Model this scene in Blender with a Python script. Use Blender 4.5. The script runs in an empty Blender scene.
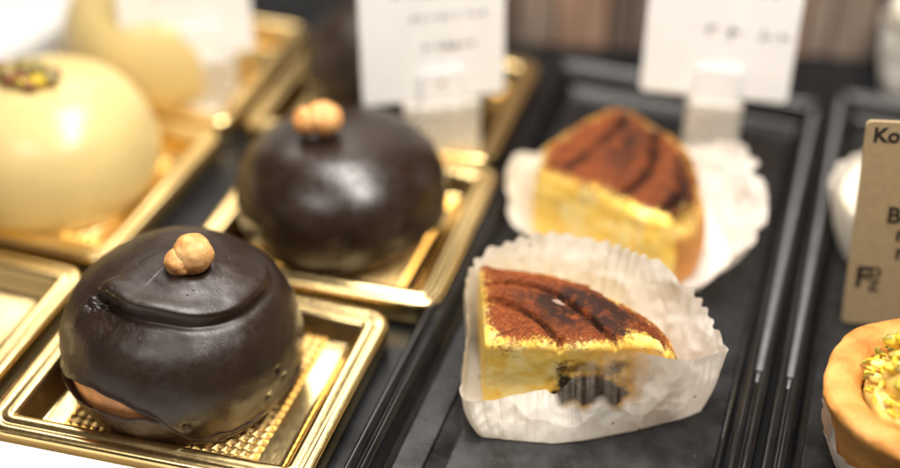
import bpy, math, random
import numpy as np
from mathutils import Vector, Matrix, noise as mnoise

random.seed(7)
rng = np.random.default_rng(7)
S = 0.01                      # everything below is written in centimetres
scene = bpy.context.scene
COL = scene.collection
PI = math.pi


# ------------------------------------------------------------------ helpers
def link(o, parent=None):
    COL.objects.link(o)
    if parent is not None:
        o.parent = parent
    return o


def thing(name, label, cat, loc=(0, 0, 0), group=None):
    o = bpy.data.objects.new(name, None)
    o.empty_display_size = 0.01
    o.location = [c * S for c in loc]
    o['org'] = list(loc)
    return tag(link(o), label, cat, group)


def tag(o, label=None, cat=None, group=None, kind=None):
    if label: o['label'] = label
    if cat: o['category'] = cat
    if group: o['group'] = group
    if kind: o['kind'] = kind
    return o


def obj(name, V, F, mat, parent=None, smooth=True, attrs=None, origin=None):
    """verts in world centimetres; stored relative to the thing's base"""
    V = np.asarray(V, float)
    if parent is not None:
        root = parent
        while root.parent is not None: root = root.parent
        o3 = np.array(list(root['org']) if 'org' in root else (0, 0, 0), float)
        po = np.array(o3)
    else:
        po = np.array(origin if origin is not None else V.mean(0) * [1, 1, 0] + [0, 0, V[:, 2].min()], float)
    me = bpy.data.meshes.new(name)
    me.from_pydata(((V - po) * S).tolist(), [], [list(map(int, f)) for f in F])
    if attrs:
        for k, a in attrs.items():
            at = me.attributes.new(k, 'FLOAT', 'POINT')
            at.data.foreach_set('value', np.asarray(a, np.float32))
    me.validate()
    if smooth:
        me.polygons.foreach_set('use_smooth', [True] * len(me.polygons))
    me.update()
    if mat: me.materials.append(mat)
    o = bpy.data.objects.new(name, me)
    if parent is None: o.location = po * S
    return link(o, parent)


def part(name, V, F, mat, parent, **k):
    """part of a thing; a sub-part keeps identity transform under its part"""
    return obj(name, V, F, mat, parent, **k)


def rings(R, closed=True, cap0=False, cap1=False):
    """R: (rows, n, 3) -> verts, faces"""
    R = np.asarray(R, float)
    m, n = R.shape[:2]
    V = R.reshape(-1, 3)
    i, j = np.meshgrid(np.arange(m - 1), np.arange(n if closed else n - 1), indexing='ij')
    jn = (j + 1) % n
    F = np.stack([i * n + j, i * n + jn, (i + 1) * n + jn, (i + 1) * n + j], -1).reshape(-1, 4).tolist()
    if cap0: F.append(list(range(n - 1, -1, -1)))
    if cap1: F.append(list(range((m - 1) * n, m * n)))
    return V, F


def join(*parts):
    V = []; F = []; k = 0
    for v, f in parts:
        V.append(np.asarray(v, float)); F += [[i + k for i in q] for q in f]; k += len(v)
    return np.concatenate(V), F


def box(x0, y0, z0, x1, y1, z1, b=0.0):
    """bevelled box"""
    def loop(d, z):
        return [(x0 + d, y0 + d, z), (x1 - d, y0 + d, z), (x1 - d, y1 - d, z), (x0 + d, y1 - d, z)]
    if b <= 0:
        return rings([loop(0, z0), loop(0, z1)], cap0=True, cap1=True)
    return rrect_solid(x0, y0, x1, y1, max(b * 2, .02), [(b, z0), (b * .3, z0 + b * .3), (0, z0 + b), (0, z1 - b), (b * .3, z1 - b * .3), (b, z1)])


def xform(VF, M):
    V, F = VF
    M = np.array(M)
    return V @ M[:3, :3].T + M[:3, 3], F


def quad_loop(corners, inset, rad, z, n=10):
    """rounded loop of a convex quad (CCW), each edge moved in by inset"""
    c = np.array(corners, float)
    out = []
    lines = []
    for i in range(4):
        a, b = c[i], c[(i + 1) % 4]
        d = (b - a) / np.linalg.norm(b - a)
        nrm = np.array([-d[1], d[0]])
        lines.append((a + nrm * inset, d))
    pts = []
    for i in range(4):
        (p, d), (q, e) = lines[i - 1], lines[i]
        t = np.linalg.solve(np.array([d, -e]).T, q - p)[0]
        pts.append(p + d * t)
    rad = max(rad - inset, .12)
    for i in range(4):
        p = pts[i]; a = pts[i - 1] - p; b = pts[(i + 1) % 4] - p
        a /= np.linalg.norm(a); b /= np.linalg.norm(b)
        P0, P2 = p + a * rad, p + b * rad
        for k in range(n):
            t = k / (n - 1)
            w = 0.75                       # rational quadratic: close to a circular arc
            den = (1 - t) ** 2 + 2 * w * t * (1 - t) + t * t
            P = ((1 - t) ** 2 * P0 + 2 * w * t * (1 - t) * p + t * t * P2) / den
            out.append((P[0], P[1], z))
    return out


def rrect_solid(x0, y0, x1, y1, rad, prof, n=6):
    c = [(x0, y0), (x1, y0), (x1, y1), (x0, y1)]
    return rings([quad_loop(c, i, rad, z, n) for i, z in prof], cap0=True, cap1=True)


def crom(P, n, closed=False):
    """Catmull-Rom through P, n samples"""
    P = np.asarray(P, float)
    m = len(P)
    T = np.linspace(0, m if closed else m - 1, n, endpoint=not closed)
    out = []
    for t in T:
        i = int(math.floor(t)); u = t - i
        if not closed and i >= m - 1: i, u = m - 2, 1.0
        g = (lambda k: P[k % m]) if closed else (lambda k: P[min(max(k, 0), m - 1)])
        a, b, c, d = g(i - 1), g(i), g(i + 1), g(i + 2)
        out.append(.5 * (2 * b + (c - a) * u + (2 * a - 5 * b + 4 * c - d) * u * u + (3 * b - a - 3 * c + d) * u ** 3))
    return np.array(out)


def sstep(a, b, x):
    t = np.clip((np.asarray(x, float) - a) / (b - a), 0, 1)
    return t * t * (3 - 2 * t)


def N3(P, sc, seed=0.0):
    P = np.asarray(P, float) * sc + seed
    return np.array([mnoise.noise(Vector(p)) for p in P])


def seg_dist(P, L):
    """signed distance (left of travel positive), arclength fraction along polyline L for 2-D points P"""
    P = np.asarray(P, float); L = np.asarray(L, float)
    best = np.full(len(P), 1e9); sg = np.zeros(len(P)); fr = np.zeros(len(P))
    m = len(L) - 1
    for i in range(m):
        a, b = L[i], L[i + 1]; d = b - a
        t = np.clip(((P - a) @ d) / (d @ d), 0, 1)
        q = a + t[:, None] * d
        dd = np.linalg.norm(P - q, axis=1)
        s = np.sign(d[0] * (P[:, 1] - a[1]) - d[1] * (P[:, 0] - a[0]))
        m_ = dd < best
        best[m_] = dd[m_]; sg[m_] = s[m_]; fr[m_] = (i + t[m_]) / m
    return best, sg, fr


# ------------------------------------------------------------------ materials
def mat(name):
    m = bpy.data.materials.new(name); m.use_nodes = True
    nt = m.node_tree; nt.nodes.clear()
    out = nt.nodes.new('ShaderNodeOutputMaterial')
    return m, nt, out


class NT:
    def __init__(s, nt): s.nt = nt
    def n(s, typ, **k):
        nd = s.nt.nodes.new(typ)
        for a, v in k.items(): setattr(nd, a, v)
        return nd
    def l(s, a, b): s.nt.links.new(a, b)
    def co(s): return s.n('ShaderNodeTexCoord').outputs['Object']
    def noise(s, scale, detail=4, rough=.55, vec=None):
        t = s.n('ShaderNodeTexNoise'); t.inputs['Scale'].default_value = scale
        t.inputs['Detail'].default_value = detail; t.inputs['Roughness'].default_value = rough
        s.l(vec if vec is not None else s.co(), t.inputs['Vector']); return t.outputs['Fac']
    def ramp(s, f, stops):
        r = s.n('ShaderNodeValToRGB'); e = r.color_ramp.elements
        while len(e) < len(stops): e.new(.5)
        for x, (p, c) in zip(e, stops):
            x.position = p; x.color = (*c, 1) if len(c) == 3 else c
        s.l(f, r.inputs[0]); return r.outputs[0]
    def mix(s, f, a, b):
        m = s.n('ShaderNodeMix', data_type='RGBA')
        for sock, v in ((0, f), (6, a), (7, b)):
            if hasattr(v, 'is_output'): s.l(v, m.inputs[sock])
            elif sock == 0: m.inputs[0].default_value = v
            else: m.inputs[sock].default_value = (*v, 1)
        return m.outputs[2]
    def math(s, op, a, b=0.0, clamp=False):
        m = s.n('ShaderNodeMath', operation=op, use_clamp=clamp)
        for i, v in enumerate((a, b)):
            if hasattr(v, 'is_output'): s.l(v, m.inputs[i])
            else: m.inputs[i].default_value = v
        return m.outputs[0]
    def rng(s, f, a, b, c=0., d=1.):
        m = s.n('ShaderNodeMapRange'); s.l(f, m.inputs[0])
        for i, v in enumerate((a, b, c, d)): m.inputs[i + 1].default_value = v
        return m.outputs[0]
    def attr(s, name):
        return s.n('ShaderNodeAttribute', attribute_name=name).outputs['Fac']
    def bump(s, h, strength=.3, dist=.0005, prev=None):
        b = s.n('ShaderNodeBump'); b.inputs['Strength'].default_value = strength
        b.inputs['Distance'].default_value = dist
        s.l(h, b.inputs['Height'])
        if prev is not None: s.l(prev, b.inputs['Normal'])
        return b.outputs[0]


def set_(bs, nt, **k):
    names = dict(color='Base Color', rough='Roughness', metal='Metallic', spec='Specular IOR Level', sss='Subsurface Weight',
                 rad='Subsurface Radius', sscale='Subsurface Scale', coat='Coat Weight', coatr='Coat Roughness', normal='Normal',
                 trans='Transmission Weight', ior='IOR', alpha='Alpha', sheen='Sheen Weight', aniso='Anisotropic')
    for a, v in k.items():
        s = bs.inputs[names[a]]
        if hasattr(v, 'is_output'): nt.links.new(v, s)
        elif a == 'color': s.default_value = (*v, 1)
        else: s.default_value = v


def simple(name, color, rough=.5, noise_amt=.12, nscale=300, bump=.1, bscale=900, bdist=.0003, **k):
    m, nt, out = mat(name); g = NT(nt)
    bs = g.n('ShaderNodeBsdfPrincipled'); g.l(bs.outputs[0], out.inputs[0])
    f = g.noise(nscale, 5)
    c = tuple(min(1, x * (1 + noise_amt * 2)) for x in color); d = tuple(x * (1 - noise_amt * 2) for x in color)
    set_(bs, nt, color=g.ramp(f, [(.25, d), (.75, c)]), rough=g.rng(g.noise(nscale * .6, 3), .3, .7, max(.02, rough - .06), rough + .06),
         normal=g.bump(g.noise(bscale, 4), bump, bdist), **k)
    return m


def m_gold(name, rough=.18, color=(1.0, .76, .365), bscale=260):
    m, nt, out = mat(name); g = NT(nt)
    bs = g.n('ShaderNodeBsdfPrincipled'); g.l(bs.outputs[0], out.inputs[0])
    co = g.co()
    mp = g.n('ShaderNodeMapping'); mp.inputs['Scale'].default_value = (3, .35, 1); g.l(co, mp.inputs[0])
    br = g.noise(900, 3, .6, mp.outputs[0])
    set_(bs, nt, color=g.ramp(g.noise(60, 3), [(.3, color), (.7, tuple(c * .9 for c in color))]), metal=1.0,
         rough=g.rng(br, .3, .7, rough - .03, rough + .06),
         normal=g.bump(g.noise(bscale, 3), .05, .0004, g.bump(br, .008, .0002)))
    return m


def m_choc(name, rough=.36, speck=1.0, bs_=1.0):
    m, nt, out = mat(name); g = NT(nt)
    bs = g.n('ShaderNodeBsdfPrincipled'); g.l(bs.outputs[0], out.inputs[0])
    big = g.noise(70, 4); fine = g.noise(1500, 4, .6); mid = g.noise(420, 4, .6)
    col = g.ramp(big, [(.3, (.012, .0055, .0032)), (.7, (.021, .010, .006))])
    # tiny pale crumbs and pinholes
    vo = g.n('ShaderNodeTexVoronoi'); vo.inputs['Scale'].default_value = 420; g.l(g.co(), vo.inputs['Vector'])
    dots = g.rng(vo.outputs['Distance'], .0, .16, 1, 0)
    gate = g.rng(g.noise(160, 3), .56, .66)
    d = g.math('MULTIPLY', dots, gate)
    col = g.mix(g.math('MULTIPLY', d, .35 * speck), col, (.16, .10, .07))
    b = g.bump(fine, .10, .0003, g.bump(mid, .16 * bs_, .0006, g.bump(big, .15 * bs_, .0015)))
    b = g.bump(d, .35 * speck, .0006, b)
    set_(bs, nt, color=col, rough=g.rng(mid, .3, .75, rough - .07, rough + .12), spec=.5, normal=b)
    return m


def m_cake():
    m, nt, out = mat('sponge_and_cocoa'); g = NT(nt)
    bs = g.n('ShaderNodeBsdfPrincipled'); g.l(bs.outputs[0], out.inputs[0])
    n1 = g.noise(230, 6, .65); n2 = g.noise(900, 5, .7); n3 = g.noise(110, 4, .6); n4 = g.noise(2600, 3, .6)
    sponge = g.ramp(n1, [(.25, (.82, .46, .06)), (.5, (.92, .62, .12)), (.75, (.94, .76, .30))])
    sponge = g.mix(g.rng(n3, .50, .64, 0, .55), sponge, (.95, .82, .42))
    sponge = g.mix(g.rng(g.noise(60, 5, .7), .58, .68, 0, .6), sponge, (.80, .40, .07))
    crust = g.ramp(n2, [(.3, (.50, .17, .03)), (.7, (.72, .34, .08))])
    sponge = g.mix(g.attr('crust'), sponge, crust)
    cocoa = g.ramp(g.math('ADD', g.math('MULTIPLY', n2, .6), g.math('MULTIPLY', n4, .4)),
                   [(.32, (.060, .012, .004)), (.50, (.165, .038, .010)), (.68, (.36, .115, .028))])
    damp_and_folds = g.math('MULTIPLY', g.attr('damp_and_folds'), g.rng(n1, .34, .54), True)
    cocoa = g.mix(g.math('MULTIPLY', damp_and_folds, .95), cocoa, (.022, .009, .006))
    cm = g.math('ADD', g.attr('cocoa'), g.math('MULTIPLY', g.math('SUBTRACT', n2, .5), 1.3))
    cm = g.math('ADD', cm, g.math('MULTIPLY', g.math('SUBTRACT', n3, .5), .7))
    cm = g.rng(cm, .34, .72)
    col = g.mix(cm, sponge, cocoa)
    fl = g.math('ADD', g.attr('filling'), g.math('MULTIPLY', g.math('SUBTRACT', n1, .5), 1.1))
    fl = g.math('ADD', fl, g.math('MULTIPLY', g.math('SUBTRACT', n2, .5), .6))
    fl = g.rng(fl, .26, .70)
    col = g.mix(fl, col, g.ramp(n2, [(.36, (.006, .004, .0035)), (.52, (.022, .012, .008)), (.66, (.11, .055, .030))]))
    sp = g.math('ADD', g.attr('glaze'), g.math('MULTIPLY', g.math('SUBTRACT', n1, .5), .6))
    sp = g.rng(sp, .5, .7)
    col = g.mix(g.math('MULTIPLY', sp, .55), col, (.50, .36, .30))
    cms = g.rng(cm, 0, 1, .25, 1)
    b = g.bump(g.math('MULTIPLY', n4, cms), .35, .0004, g.bump(g.math('MULTIPLY', n2, cms), .4, .0008, g.bump(n1, .15, .0012)))
    set_(bs, nt, color=col, rough=g.math('SUBTRACT', .72, g.math('MULTIPLY', damp_and_folds, .2)), sss=.3, rad=(.005, .003, .0009), sscale=.5, spec=g.rng(cm, 0, 1, .4, .12), normal=b)
    return m


def m_paper():
    m, nt, out = mat('greaseproof_paper'); g = NT(nt)
    u = g.n('ShaderNodeAttribute', attribute_name='pu').outputs['Fac']
    v = g.n('ShaderNodeAttribute', attribute_name='pv').outputs['Fac']
    cb = g.n('ShaderNodeCombineXYZ'); g.l(u, cb.inputs[0]); g.l(v, cb.inputs[1])
    mp = g.n('ShaderNodeMapping'); mp.inputs['Scale'].default_value = (150, 1.4, 1); g.l(cb.outputs[0], mp.inputs[0])
    cre = g.noise(1.0, 3, .55, mp.outputs[0])
    cl = g.noise(130, 5, .6)
    base = g.ramp(cl, [(.3, (.85, .80, .725)), (.7, (.93, .90, .84))])
    base = g.mix(g.rng(cre, .60, .72), base, (.92, .89, .83))
    vo = g.n('ShaderNodeTexVoronoi'); vo.inputs['Scale'].default_value = 190; g.l(g.co(), vo.inputs['Vector'])
    cr = g.math('MULTIPLY', g.rng(vo.outputs['Distance'], .03, .13, 1, 0), g.rng(g.noise(75, 2), .55, .59))
    base = g.mix(cr, base, (.06, .02, .01))
    mg = g.n('ShaderNodeMapping'); mg.inputs['Scale'].default_value = (75, .9, 1); g.l(cb.outputs[0], mg.inputs[0])
    cg = g.noise(1.0, 2, .5, mg.outputs[0])
    ga = g.math('ADD', g.attr('grease'), g.math('MULTIPLY', g.math('SUBTRACT', cl, .5), .9))
    grease = g.math('MULTIPLY', g.rng(ga, .15, .9), g.rng(cg, .38, .68, 1, .72))
    base = g.mix(g.math('MULTIPLY', g.attr('grease'), .5), base, (.60, .50, .38))
    bs = g.n('ShaderNodeBsdfPrincipled')
    vw = g.n('ShaderNodeTexVoronoi'); vw.inputs['Scale'].default_value = 72
    ds = g.n('ShaderNodeTexNoise'); ds.inputs['Scale'].default_value = 60; g.l(g.co(), ds.inputs['Vector'])
    ad = g.n('ShaderNodeVectorMath', operation='MULTIPLY_ADD'); g.l(ds.outputs['Color'], ad.inputs[0]); ad.inputs[1].default_value = (.012, .012, .012); g.l(g.co(), ad.inputs[2])
    g.l(ad.outputs[0], vw.inputs['Vector']); vd = vw.outputs['Distance']
    nb = g.bump(cre, .40, .001, g.bump(g.noise(500, 3), .12, .0004, g.bump(g.noise(110, 3, .5), .22, .0018, g.bump(vd, .55, .0030))))
    set_(bs, nt, color=base, rough=.42, spec=.4, normal=nb)
    tl = g.n('ShaderNodeBsdfTranslucent'); g.l(base, tl.inputs[0]); g.l(nb, tl.inputs['Normal'])
    mx = g.n('ShaderNodeMixShader'); mx.inputs[0].default_value = .30
    g.l(bs.outputs[0], mx.inputs[1]); g.l(tl.outputs[0], mx.inputs[2])
    tr = g.n('ShaderNodeBsdfTransparent'); tr.inputs[0].default_value = (.95, .88, .76, 1)
    m2 = g.n('ShaderNodeMixShader'); g.l(g.math('MULTIPLY', grease, .96), m2.inputs[0])
    g.l(mx.outputs[0], m2.inputs[1]); g.l(tr.outputs[0], m2.inputs[2])
    g.l(m2.outputs[0], out.inputs[0])
    return m


GOLD = m_gold('gold_plastic')
GOLD_TEX = m_gold('gold_embossed', .28, (.95, .68, .30))
CHOC = m_choc('dark_chocolate_coating', .39, 1.4)
CHOC_GLOSS = m_choc('glossy_chocolate_glaze', .29, .4, .25)
CAKE = m_cake()
PAPER = m_paper()
CARAMEL = simple('caramel_mousse', (.60, .27, .10), .45, .12, 300, .25, 800, sss=.2, rad=(.004, .002, .001), sscale=.4)
BISCUIT = simple('chocolate_biscuit', (.030, .011, .006), .5, .3, 420, .5, 600, .0008)
def m_nut():
    m, nt, out = mat('roasted_hazelnut'); g = NT(nt)
    bs = g.n('ShaderNodeBsdfPrincipled'); g.l(bs.outputs[0], out.inputs[0])
    f = g.noise(120, 6, .65); fi = g.noise(900, 5, .7); st = g.noise(330, 4, .6)
    col = g.ramp(f, [(.32, (.40, .155, .04)), (.5, (.62, .29, .09)), (.68, (.78, .47, .20))])
    col = g.mix(g.rng(fi, .62, .70, 0, .75), col, (.22, .075, .02))
    set_(bs, nt, color=col, rough=.48, sss=.12, rad=(.003, .0015, .0007), sscale=.4, spec=.35,
         normal=g.bump(fi, .3, .0004, g.bump(st, .5, .0010)))
    return m


NUT = m_nut()
MOUSSE = simple('pale_yellow_glaze', (.60, .46, .20), .30, .03, 60, .04, 200, .0004, sss=.35, rad=(.006, .004, .0015), sscale=.5)
def m_pist():
    m, nt, out = mat('chopped_pistachio'); g = NT(nt)
    bs = g.n('ShaderNodeBsdfPrincipled'); g.l(bs.outputs[0], out.inputs[0])
    f = g.noise(190, 4, .6)
    set_(bs, nt, color=g.ramp(f, [(.30, (.16, .075, .02)), (.42, (.30, .26, .03)), (.5, (.66, .44, .03)), (.62, (.86, .58, .05)), (.75, (.88, .70, .20))]),
         rough=.5, normal=g.bump(g.noise(700, 4), .4, .0006))
    return m


PIST = m_pist()
BROWNNUT = simple('brown_nut', (.20, .075, .03), .5, .3, 300, .4, 700)
PINKNUT = simple('olive_nut_skin', (.22, .17, .045), .5, .2, 300, .4, 700)
def m_shell():
    m, nt, out = mat('baked_tart_shell'); g = NT(nt)
    bs = g.n('ShaderNodeBsdfPrincipled'); g.l(bs.outputs[0], out.inputs[0])
    f = g.noise(75, 6, .65); fi = g.noise(650, 5, .65); md = g.noise(240, 4, .6)
    col = g.ramp(f, [(.30, (.42, .15, .028)), (.5, (.58, .26, .060)), (.7, (.70, .38, .12))])
    col = g.mix(g.rng(fi, .60, .72, 0, .5), col, (.30, .11, .025))
    set_(bs, nt, color=col, rough=.6, sss=.12, rad=(.003, .0015, .0007), sscale=.4, spec=.3,
         normal=g.bump(fi, .45, .0006, g.bump(md, .45, .0016)))
    return m


TARTSHELL = m_shell()
CUSTARD = simple('yellow_custard', (.84, .60, .16), .35, .06, 200, .1, 500, sss=.2, rad=(.004, .003, .001), sscale=.4)
PRALINE = simple('praline_cream', (.20, .125, .075), .45, .2, 300, .3, 700)
WCREAM = simple('whipped_cream', (.86, .80, .66), .4, .05, 200, .15, 500)
CARD = simple('white_card', (.90, .89, .88), .55, .02, 120, .03, 900)
CARDEDGE = simple('cream_card_edge', (.78, .70, .55), .5, .03)
INK = simple('grey_ink', (.24, .22, .22), .6, .1)
KRAFT = simple('kraft_card', (.32, .235, .13), .6, .07, 500, .1, 1500)
KINK = simple('black_ink', (.012, .010, .009), .55, .1)
BLACK = simple('black_gloss_plastic', (.007, .007, .0075), .13, .2, 160, .08, 300, .0004)
WHITE = simple('white_laminate', (.66, .645, .625), .35, .02, 80, .02, 400)


def m_trayfloor():
    m, nt, out = mat('black_satin_plastic'); g = NT(nt)
    bs = g.n('ShaderNodeBsdfPrincipled'); g.l(bs.outputs[0], out.inputs[0])
    sm = g.noise(90, 6, .65); fi = g.noise(800, 4)
    col = g.ramp(sm, [(.35, (.006, .0062, .0066)), (.7, (.017, .0175, .018))])
    vo = g.n('ShaderNodeTexVoronoi'); vo.inputs['Scale'].default_value = 260; g.l(g.co(), vo.inputs['Vector'])
    d = g.math('MULTIPLY', g.rng(vo.outputs['Distance'], .02, .10, 1, 0), g.rng(g.noise(110, 2), .58, .62))
    col = g.mix(g.math('MULTIPLY', d, .6), col, (.16, .12, .09))
    set_(bs, nt, color=col, rough=g.rng(sm, .3, .7, .17, .40), normal=g.bump(fi, .10, .0003), spec=.4)
    return m


def m_slate():
    m, nt, out = mat('dark_slate_counter'); g = NT(nt)
    bs = g.n('ShaderNodeBsdfPrincipled'); g.l(bs.outputs[0], out.inputs[0])
    f = g.noise(45, 7, .6)
    set_(bs, nt, color=g.ramp(f, [(.3, (.004, .0046, .0056)), (.7, (.011, .012, .014))]), rough=g.rng(f, .3, .7, .22, .36), spec=.35,
         normal=g.bump(g.noise(500, 4), .12, .0004))
    return m


def m_acrylic():
    m, nt, out = mat('frosted_acrylic'); g = NT(nt)
    bs = g.n('ShaderNodeBsdfPrincipled')
    set_(bs, nt, color=(.92, .87, .78), rough=g.rng(g.noise(150, 3), .3, .7, .2, .34), trans=.5, ior=1.25, spec=.5)
    g.l(bs.outputs[0], out.inputs[0])
    return m


def m_wood():
    m, nt, out = mat('varnished_wood'); g = NT(nt)
    bs = g.n('ShaderNodeBsdfPrincipled'); g.l(bs.outputs[0], out.inputs[0])
    oi = g.n('ShaderNodeObjectInfo').outputs['Random']
    mp = g.n('ShaderNodeMapping'); mp.inputs['Scale'].default_value = (6, 6, .6); g.l(g.co(), mp.inputs[0])
    gr = g.noise(60, 5, .6, mp.outputs[0])
    tone = g.ramp(oi, [(0, (.07, .055, .048)), (.3, (.18, .135, .11)), (.55, (.40, .31, .25)), (.75, (.48, .26, .15)), (.9, (.09, .070, .060)), (1, (.30, .22, .18))])
    set_(bs, nt, color=g.mix(g.rng(gr, .35, .65, 0, .5), tone, (.04, .018, .010)), rough=.4, normal=g.bump(gr, .2, .0006))
    return m


CLEAR_GLINT = simple('smoked_plastic_glint', (.20, .20, .205), .14, .1, 200, .1, 500); FLOOR = m_trayfloor(); SLATE = m_slate(); ACRYL = m_acrylic(); WOOD = m_wood()  # grey plastic, lighter than the trays, its tone standing in for rim glints

# ------------------------------------------------------------------ setting
V, F = box(-60, -12, -4, 70, 60, 0)
tag(obj('counter', V, F, SLATE, smooth=False), kind='structure')
c = [(-40, -20), (5.2, -20), (5.2, -2.5), (-4.86, -3.2), (-5.0, -4.95), (-40, -7.4)]
V, F = rings([[(x, y, -3) for x, y in c], [(x, y, .66) for x, y in c], [(x, y - .03, .70) for x, y in c], [(x, y - .09, .72) for x, y in c]], cap0=True, cap1=True)
tag(obj('ledge', V, F, WHITE, smooth=False), kind='structure')


c = [(-60, 10), (-16.6, 10), (-13.1, 21), (-13.1, 40), (-60, 40)]
V, F = rings([[(x, y, -1) for x, y in c], [(x, y, .93) for x, y in c], [(x - .07, y, 1.0) for x, y in c]], cap0=True, cap1=True)
tag(obj('side_ledge', V, F, WHITE, smooth=False), kind='structure')

# ------------------------------------------------------------------ gold trays
def gold_tray(corners, label, emb=None, zb=0.0, group='gold plastic cake trays'):
    cx, cy = np.mean(corners, 0)
    t = thing('gold_cake_tray', label, 'cake tray', (cx, cy, zb), group)
    R = .8
    prof = [(.16, .10), (.08, .08), (.02, .14), (0, .30), (0, .80), (.03, .89), (.10, .93), (.22, .935), (.30, .915),
            (.34, .90), (.40, .915), (.46, .935), (.60, .935), (.68, .91), (.74, .85), (.80, .76), (1.04, .34), (1.09, .27), (1.16, .235), (1.26, .23)]
    L = [quad_loop(corners, i, R, zb + z, 12) for i, z in prof]
    # floor, slightly wavy, closing on the centre
    inner = np.array(L[-1]); cen = np.array([cx, cy, zb + .23])
    for k in (.85, .7, .55, .4, .25, .1):
        q = cen + (inner - cen) * k; L.append(q.tolist())
    V, F = rings(L, cap1=True)
    V = np.asarray(V)
    w = N3(V, .35, 3.1) * .035 + N3(V, 1.4, 9) * .008
    V[:, 2] += w * (V[:, 2] > zb + .2)
    part('moulded_tray', V, F, GOLD, t)
    if emb:
        x0, y0, x1, y1 = emb
        p = .135
        nx, ny = int((x1 - x0) / p) | 1, int((y1 - y0) / p) | 1
        gx, gy = np.meshgrid(np.linspace(x0, x1, nx), np.linspace(y0, y1, ny), indexing='ij')
        edge = np.ones_like(gx); edge[[0, -1], :] = 0; edge[:, [0, -1]] = 0
        ii, jj = np.meshgrid(np.arange(nx), np.arange(ny), indexing='ij')
        pk = ((ii % 2) * (jj % 2))
        gz = zb + .285 + .10 * pk * edge - .075 * (1 - edge)
        P = np.stack([gx, gy, gz], -1)
        V, F = rings(P, closed=False)
        part('embossed_base', V, F, GOLD_TEX, t, smooth=False)
    return t


gold_tray([(-4.72, -3.05), (4.72, -2.4), (4.6, 4.95), (-4.72, 4.85)],
          'gold tray with embossed base under the front chocolate dome', (-2.98, -1.82, 2.85, 4.2))
gold_tray([(-2.85, 5.05), (5.72, 5.55), (5.55, 13.3), (-2.85, 13.1)],
          'gold tray under the second, blurred chocolate dome', (-1.3, 6.5, 4.2, 11.9))
gold_tray([(-13.6, 4.3), (-4.85, 4.42), (-4.6, 12.5), (-13.6, 12.4)],
          'gold tray under the big yellow mousse dome with nuts on top', (-12.2, 5.8, -6.2, 11.0))
gold_tray([(-14.2, -5.1), (-5.25, -4.6), (-5.25, 3.95), (-14.2, 3.95)],
          'empty gold tray corner at the left edge beside the front chocolate dome', None)
gold_tray([(-13.6, 12.75), (-4.75, 12.75), (-4.65, 20.6), (-13.6, 20.6)],
          'gold tray far back left under the plain yellow mousse', None)
gold_tray([(-4.35, 12.95), (5.1, 13.55), (4.95, 20.8), (-4.35, 20.8)],
          'gold tray far back under the chocolate dome behind the middle card', None)


# ------------------------------------------------------------------ domes
PROF = [(3.27, .0), (3.42, .35), (3.52, .9), (3.54, 1.5), (3.43, 2.2), (3.15, 2.9), (2.66, 3.5), (2.03, 3.95), (1.3, 4.22), (.6, 4.33), (0.0001, 4.36)]


def dome_grid(c, zb, s, sz, nphi, nt, hem, disp=None, shrink=0.0, prof=PROF, ret=True):
    """surface of revolution with a wavy lower hem; disp(P, nrm) -> offset along normal"""
    pr = crom(np.array(prof) * [s, sz], 600)
    arc = np.concatenate([[0], np.cumsum(np.linalg.norm(np.diff(pr, axis=0), axis=1))])
    tot = arc[-1]
    dr = np.gradient(pr[:, 0], arc); dz = np.gradient(pr[:, 1], arc)
    phi = np.linspace(0, 2 * PI, nphi, endpoint=False)
    hz = hem(phi)
    a0 = np.interp(hz, np.maximum.accumulate(pr[:, 1]) + np.arange(600) * 1e-7, arc)
    T = np.linspace(0, 1, nt)[:, None]
    A = a0[None] + (tot - a0[None]) * T
    r = np.interp(A, arc, pr[:, 0]); z = np.interp(A, arc, pr[:, 1])
    nr = np.interp(A, arc, dz); nz = -np.interp(A, arc, dr)
    cs, sn = np.cos(phi)[None], np.sin(phi)[None]
    P = np.stack([r * cs, r * sn, z], -1)
    Nn = np.stack([nr * cs, nr * sn, nz], -1)
    d = np.full(A.shape, -shrink)
    if disp is not None:
        d = d + disp(P.reshape(-1, 3), Nn.reshape(-1, 3)).reshape(A.shape)
    # rounded hem lip
    lip = np.exp(-((A - a0[None]) / .10) ** 2)
    if ret: d = d + .05 * lip
    Q = P + Nn * d[..., None]
    rows = [q for q in Q]
    if ret:
        for k, (ins, up) in enumerate([(.07, -.035), (.16, -.01), (.22, .10), (.24, .3)]):
            rows.insert(0, Q[0] + np.stack([-ins * cs[0], -ins * sn[0], np.full(nphi, up)], -1))
    R = np.array(rows) + np.array([c[0], c[1], zb])
    return rings(R, cap1=True)


def interp_deg(table):
    a = np.array([t[0] for t in table], float); v = np.array([t[1] for t in table], float)
    a3 = np.concatenate([a - 360, a, a + 360]); v3 = np.concatenate([v, v, v])
    xs = np.linspace(-360, 360, 1441)
    ys = np.interp(xs, a3, v3)
    k = np.exp(-np.linspace(-2, 2, 25) ** 2); k /= k.sum()
    ys = np.convolve(np.pad(ys, 12, mode='wrap'), k, 'valid')
    return lambda p: np.interp((np.degrees(p) + 180) % 360 - 180, xs, ys)


def blob(c, rad, seed, scl=(1, 1, 1), n=40, m=24, amp=.12, f=1.0, fine=.02):
    th = np.linspace(-PI / 2, PI / 2, m); ph = np.linspace(0, 2 * PI, n, endpoint=False)
    D = np.stack([np.cos(th)[:, None] * np.cos(ph)[None], np.cos(th)[:, None] * np.sin(ph)[None], np.sin(th)[:, None] * np.ones(n)[None]], -1)
    q = D.reshape(-1, 3)
    k = 1 + amp * N3(q, f, seed) + fine * N3(q, f * 4, seed + 5)
    P = q * k[:, None] * np.array(scl) * rad + np.array(c)
    return rings(P.reshape(m, n, 3))


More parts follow.
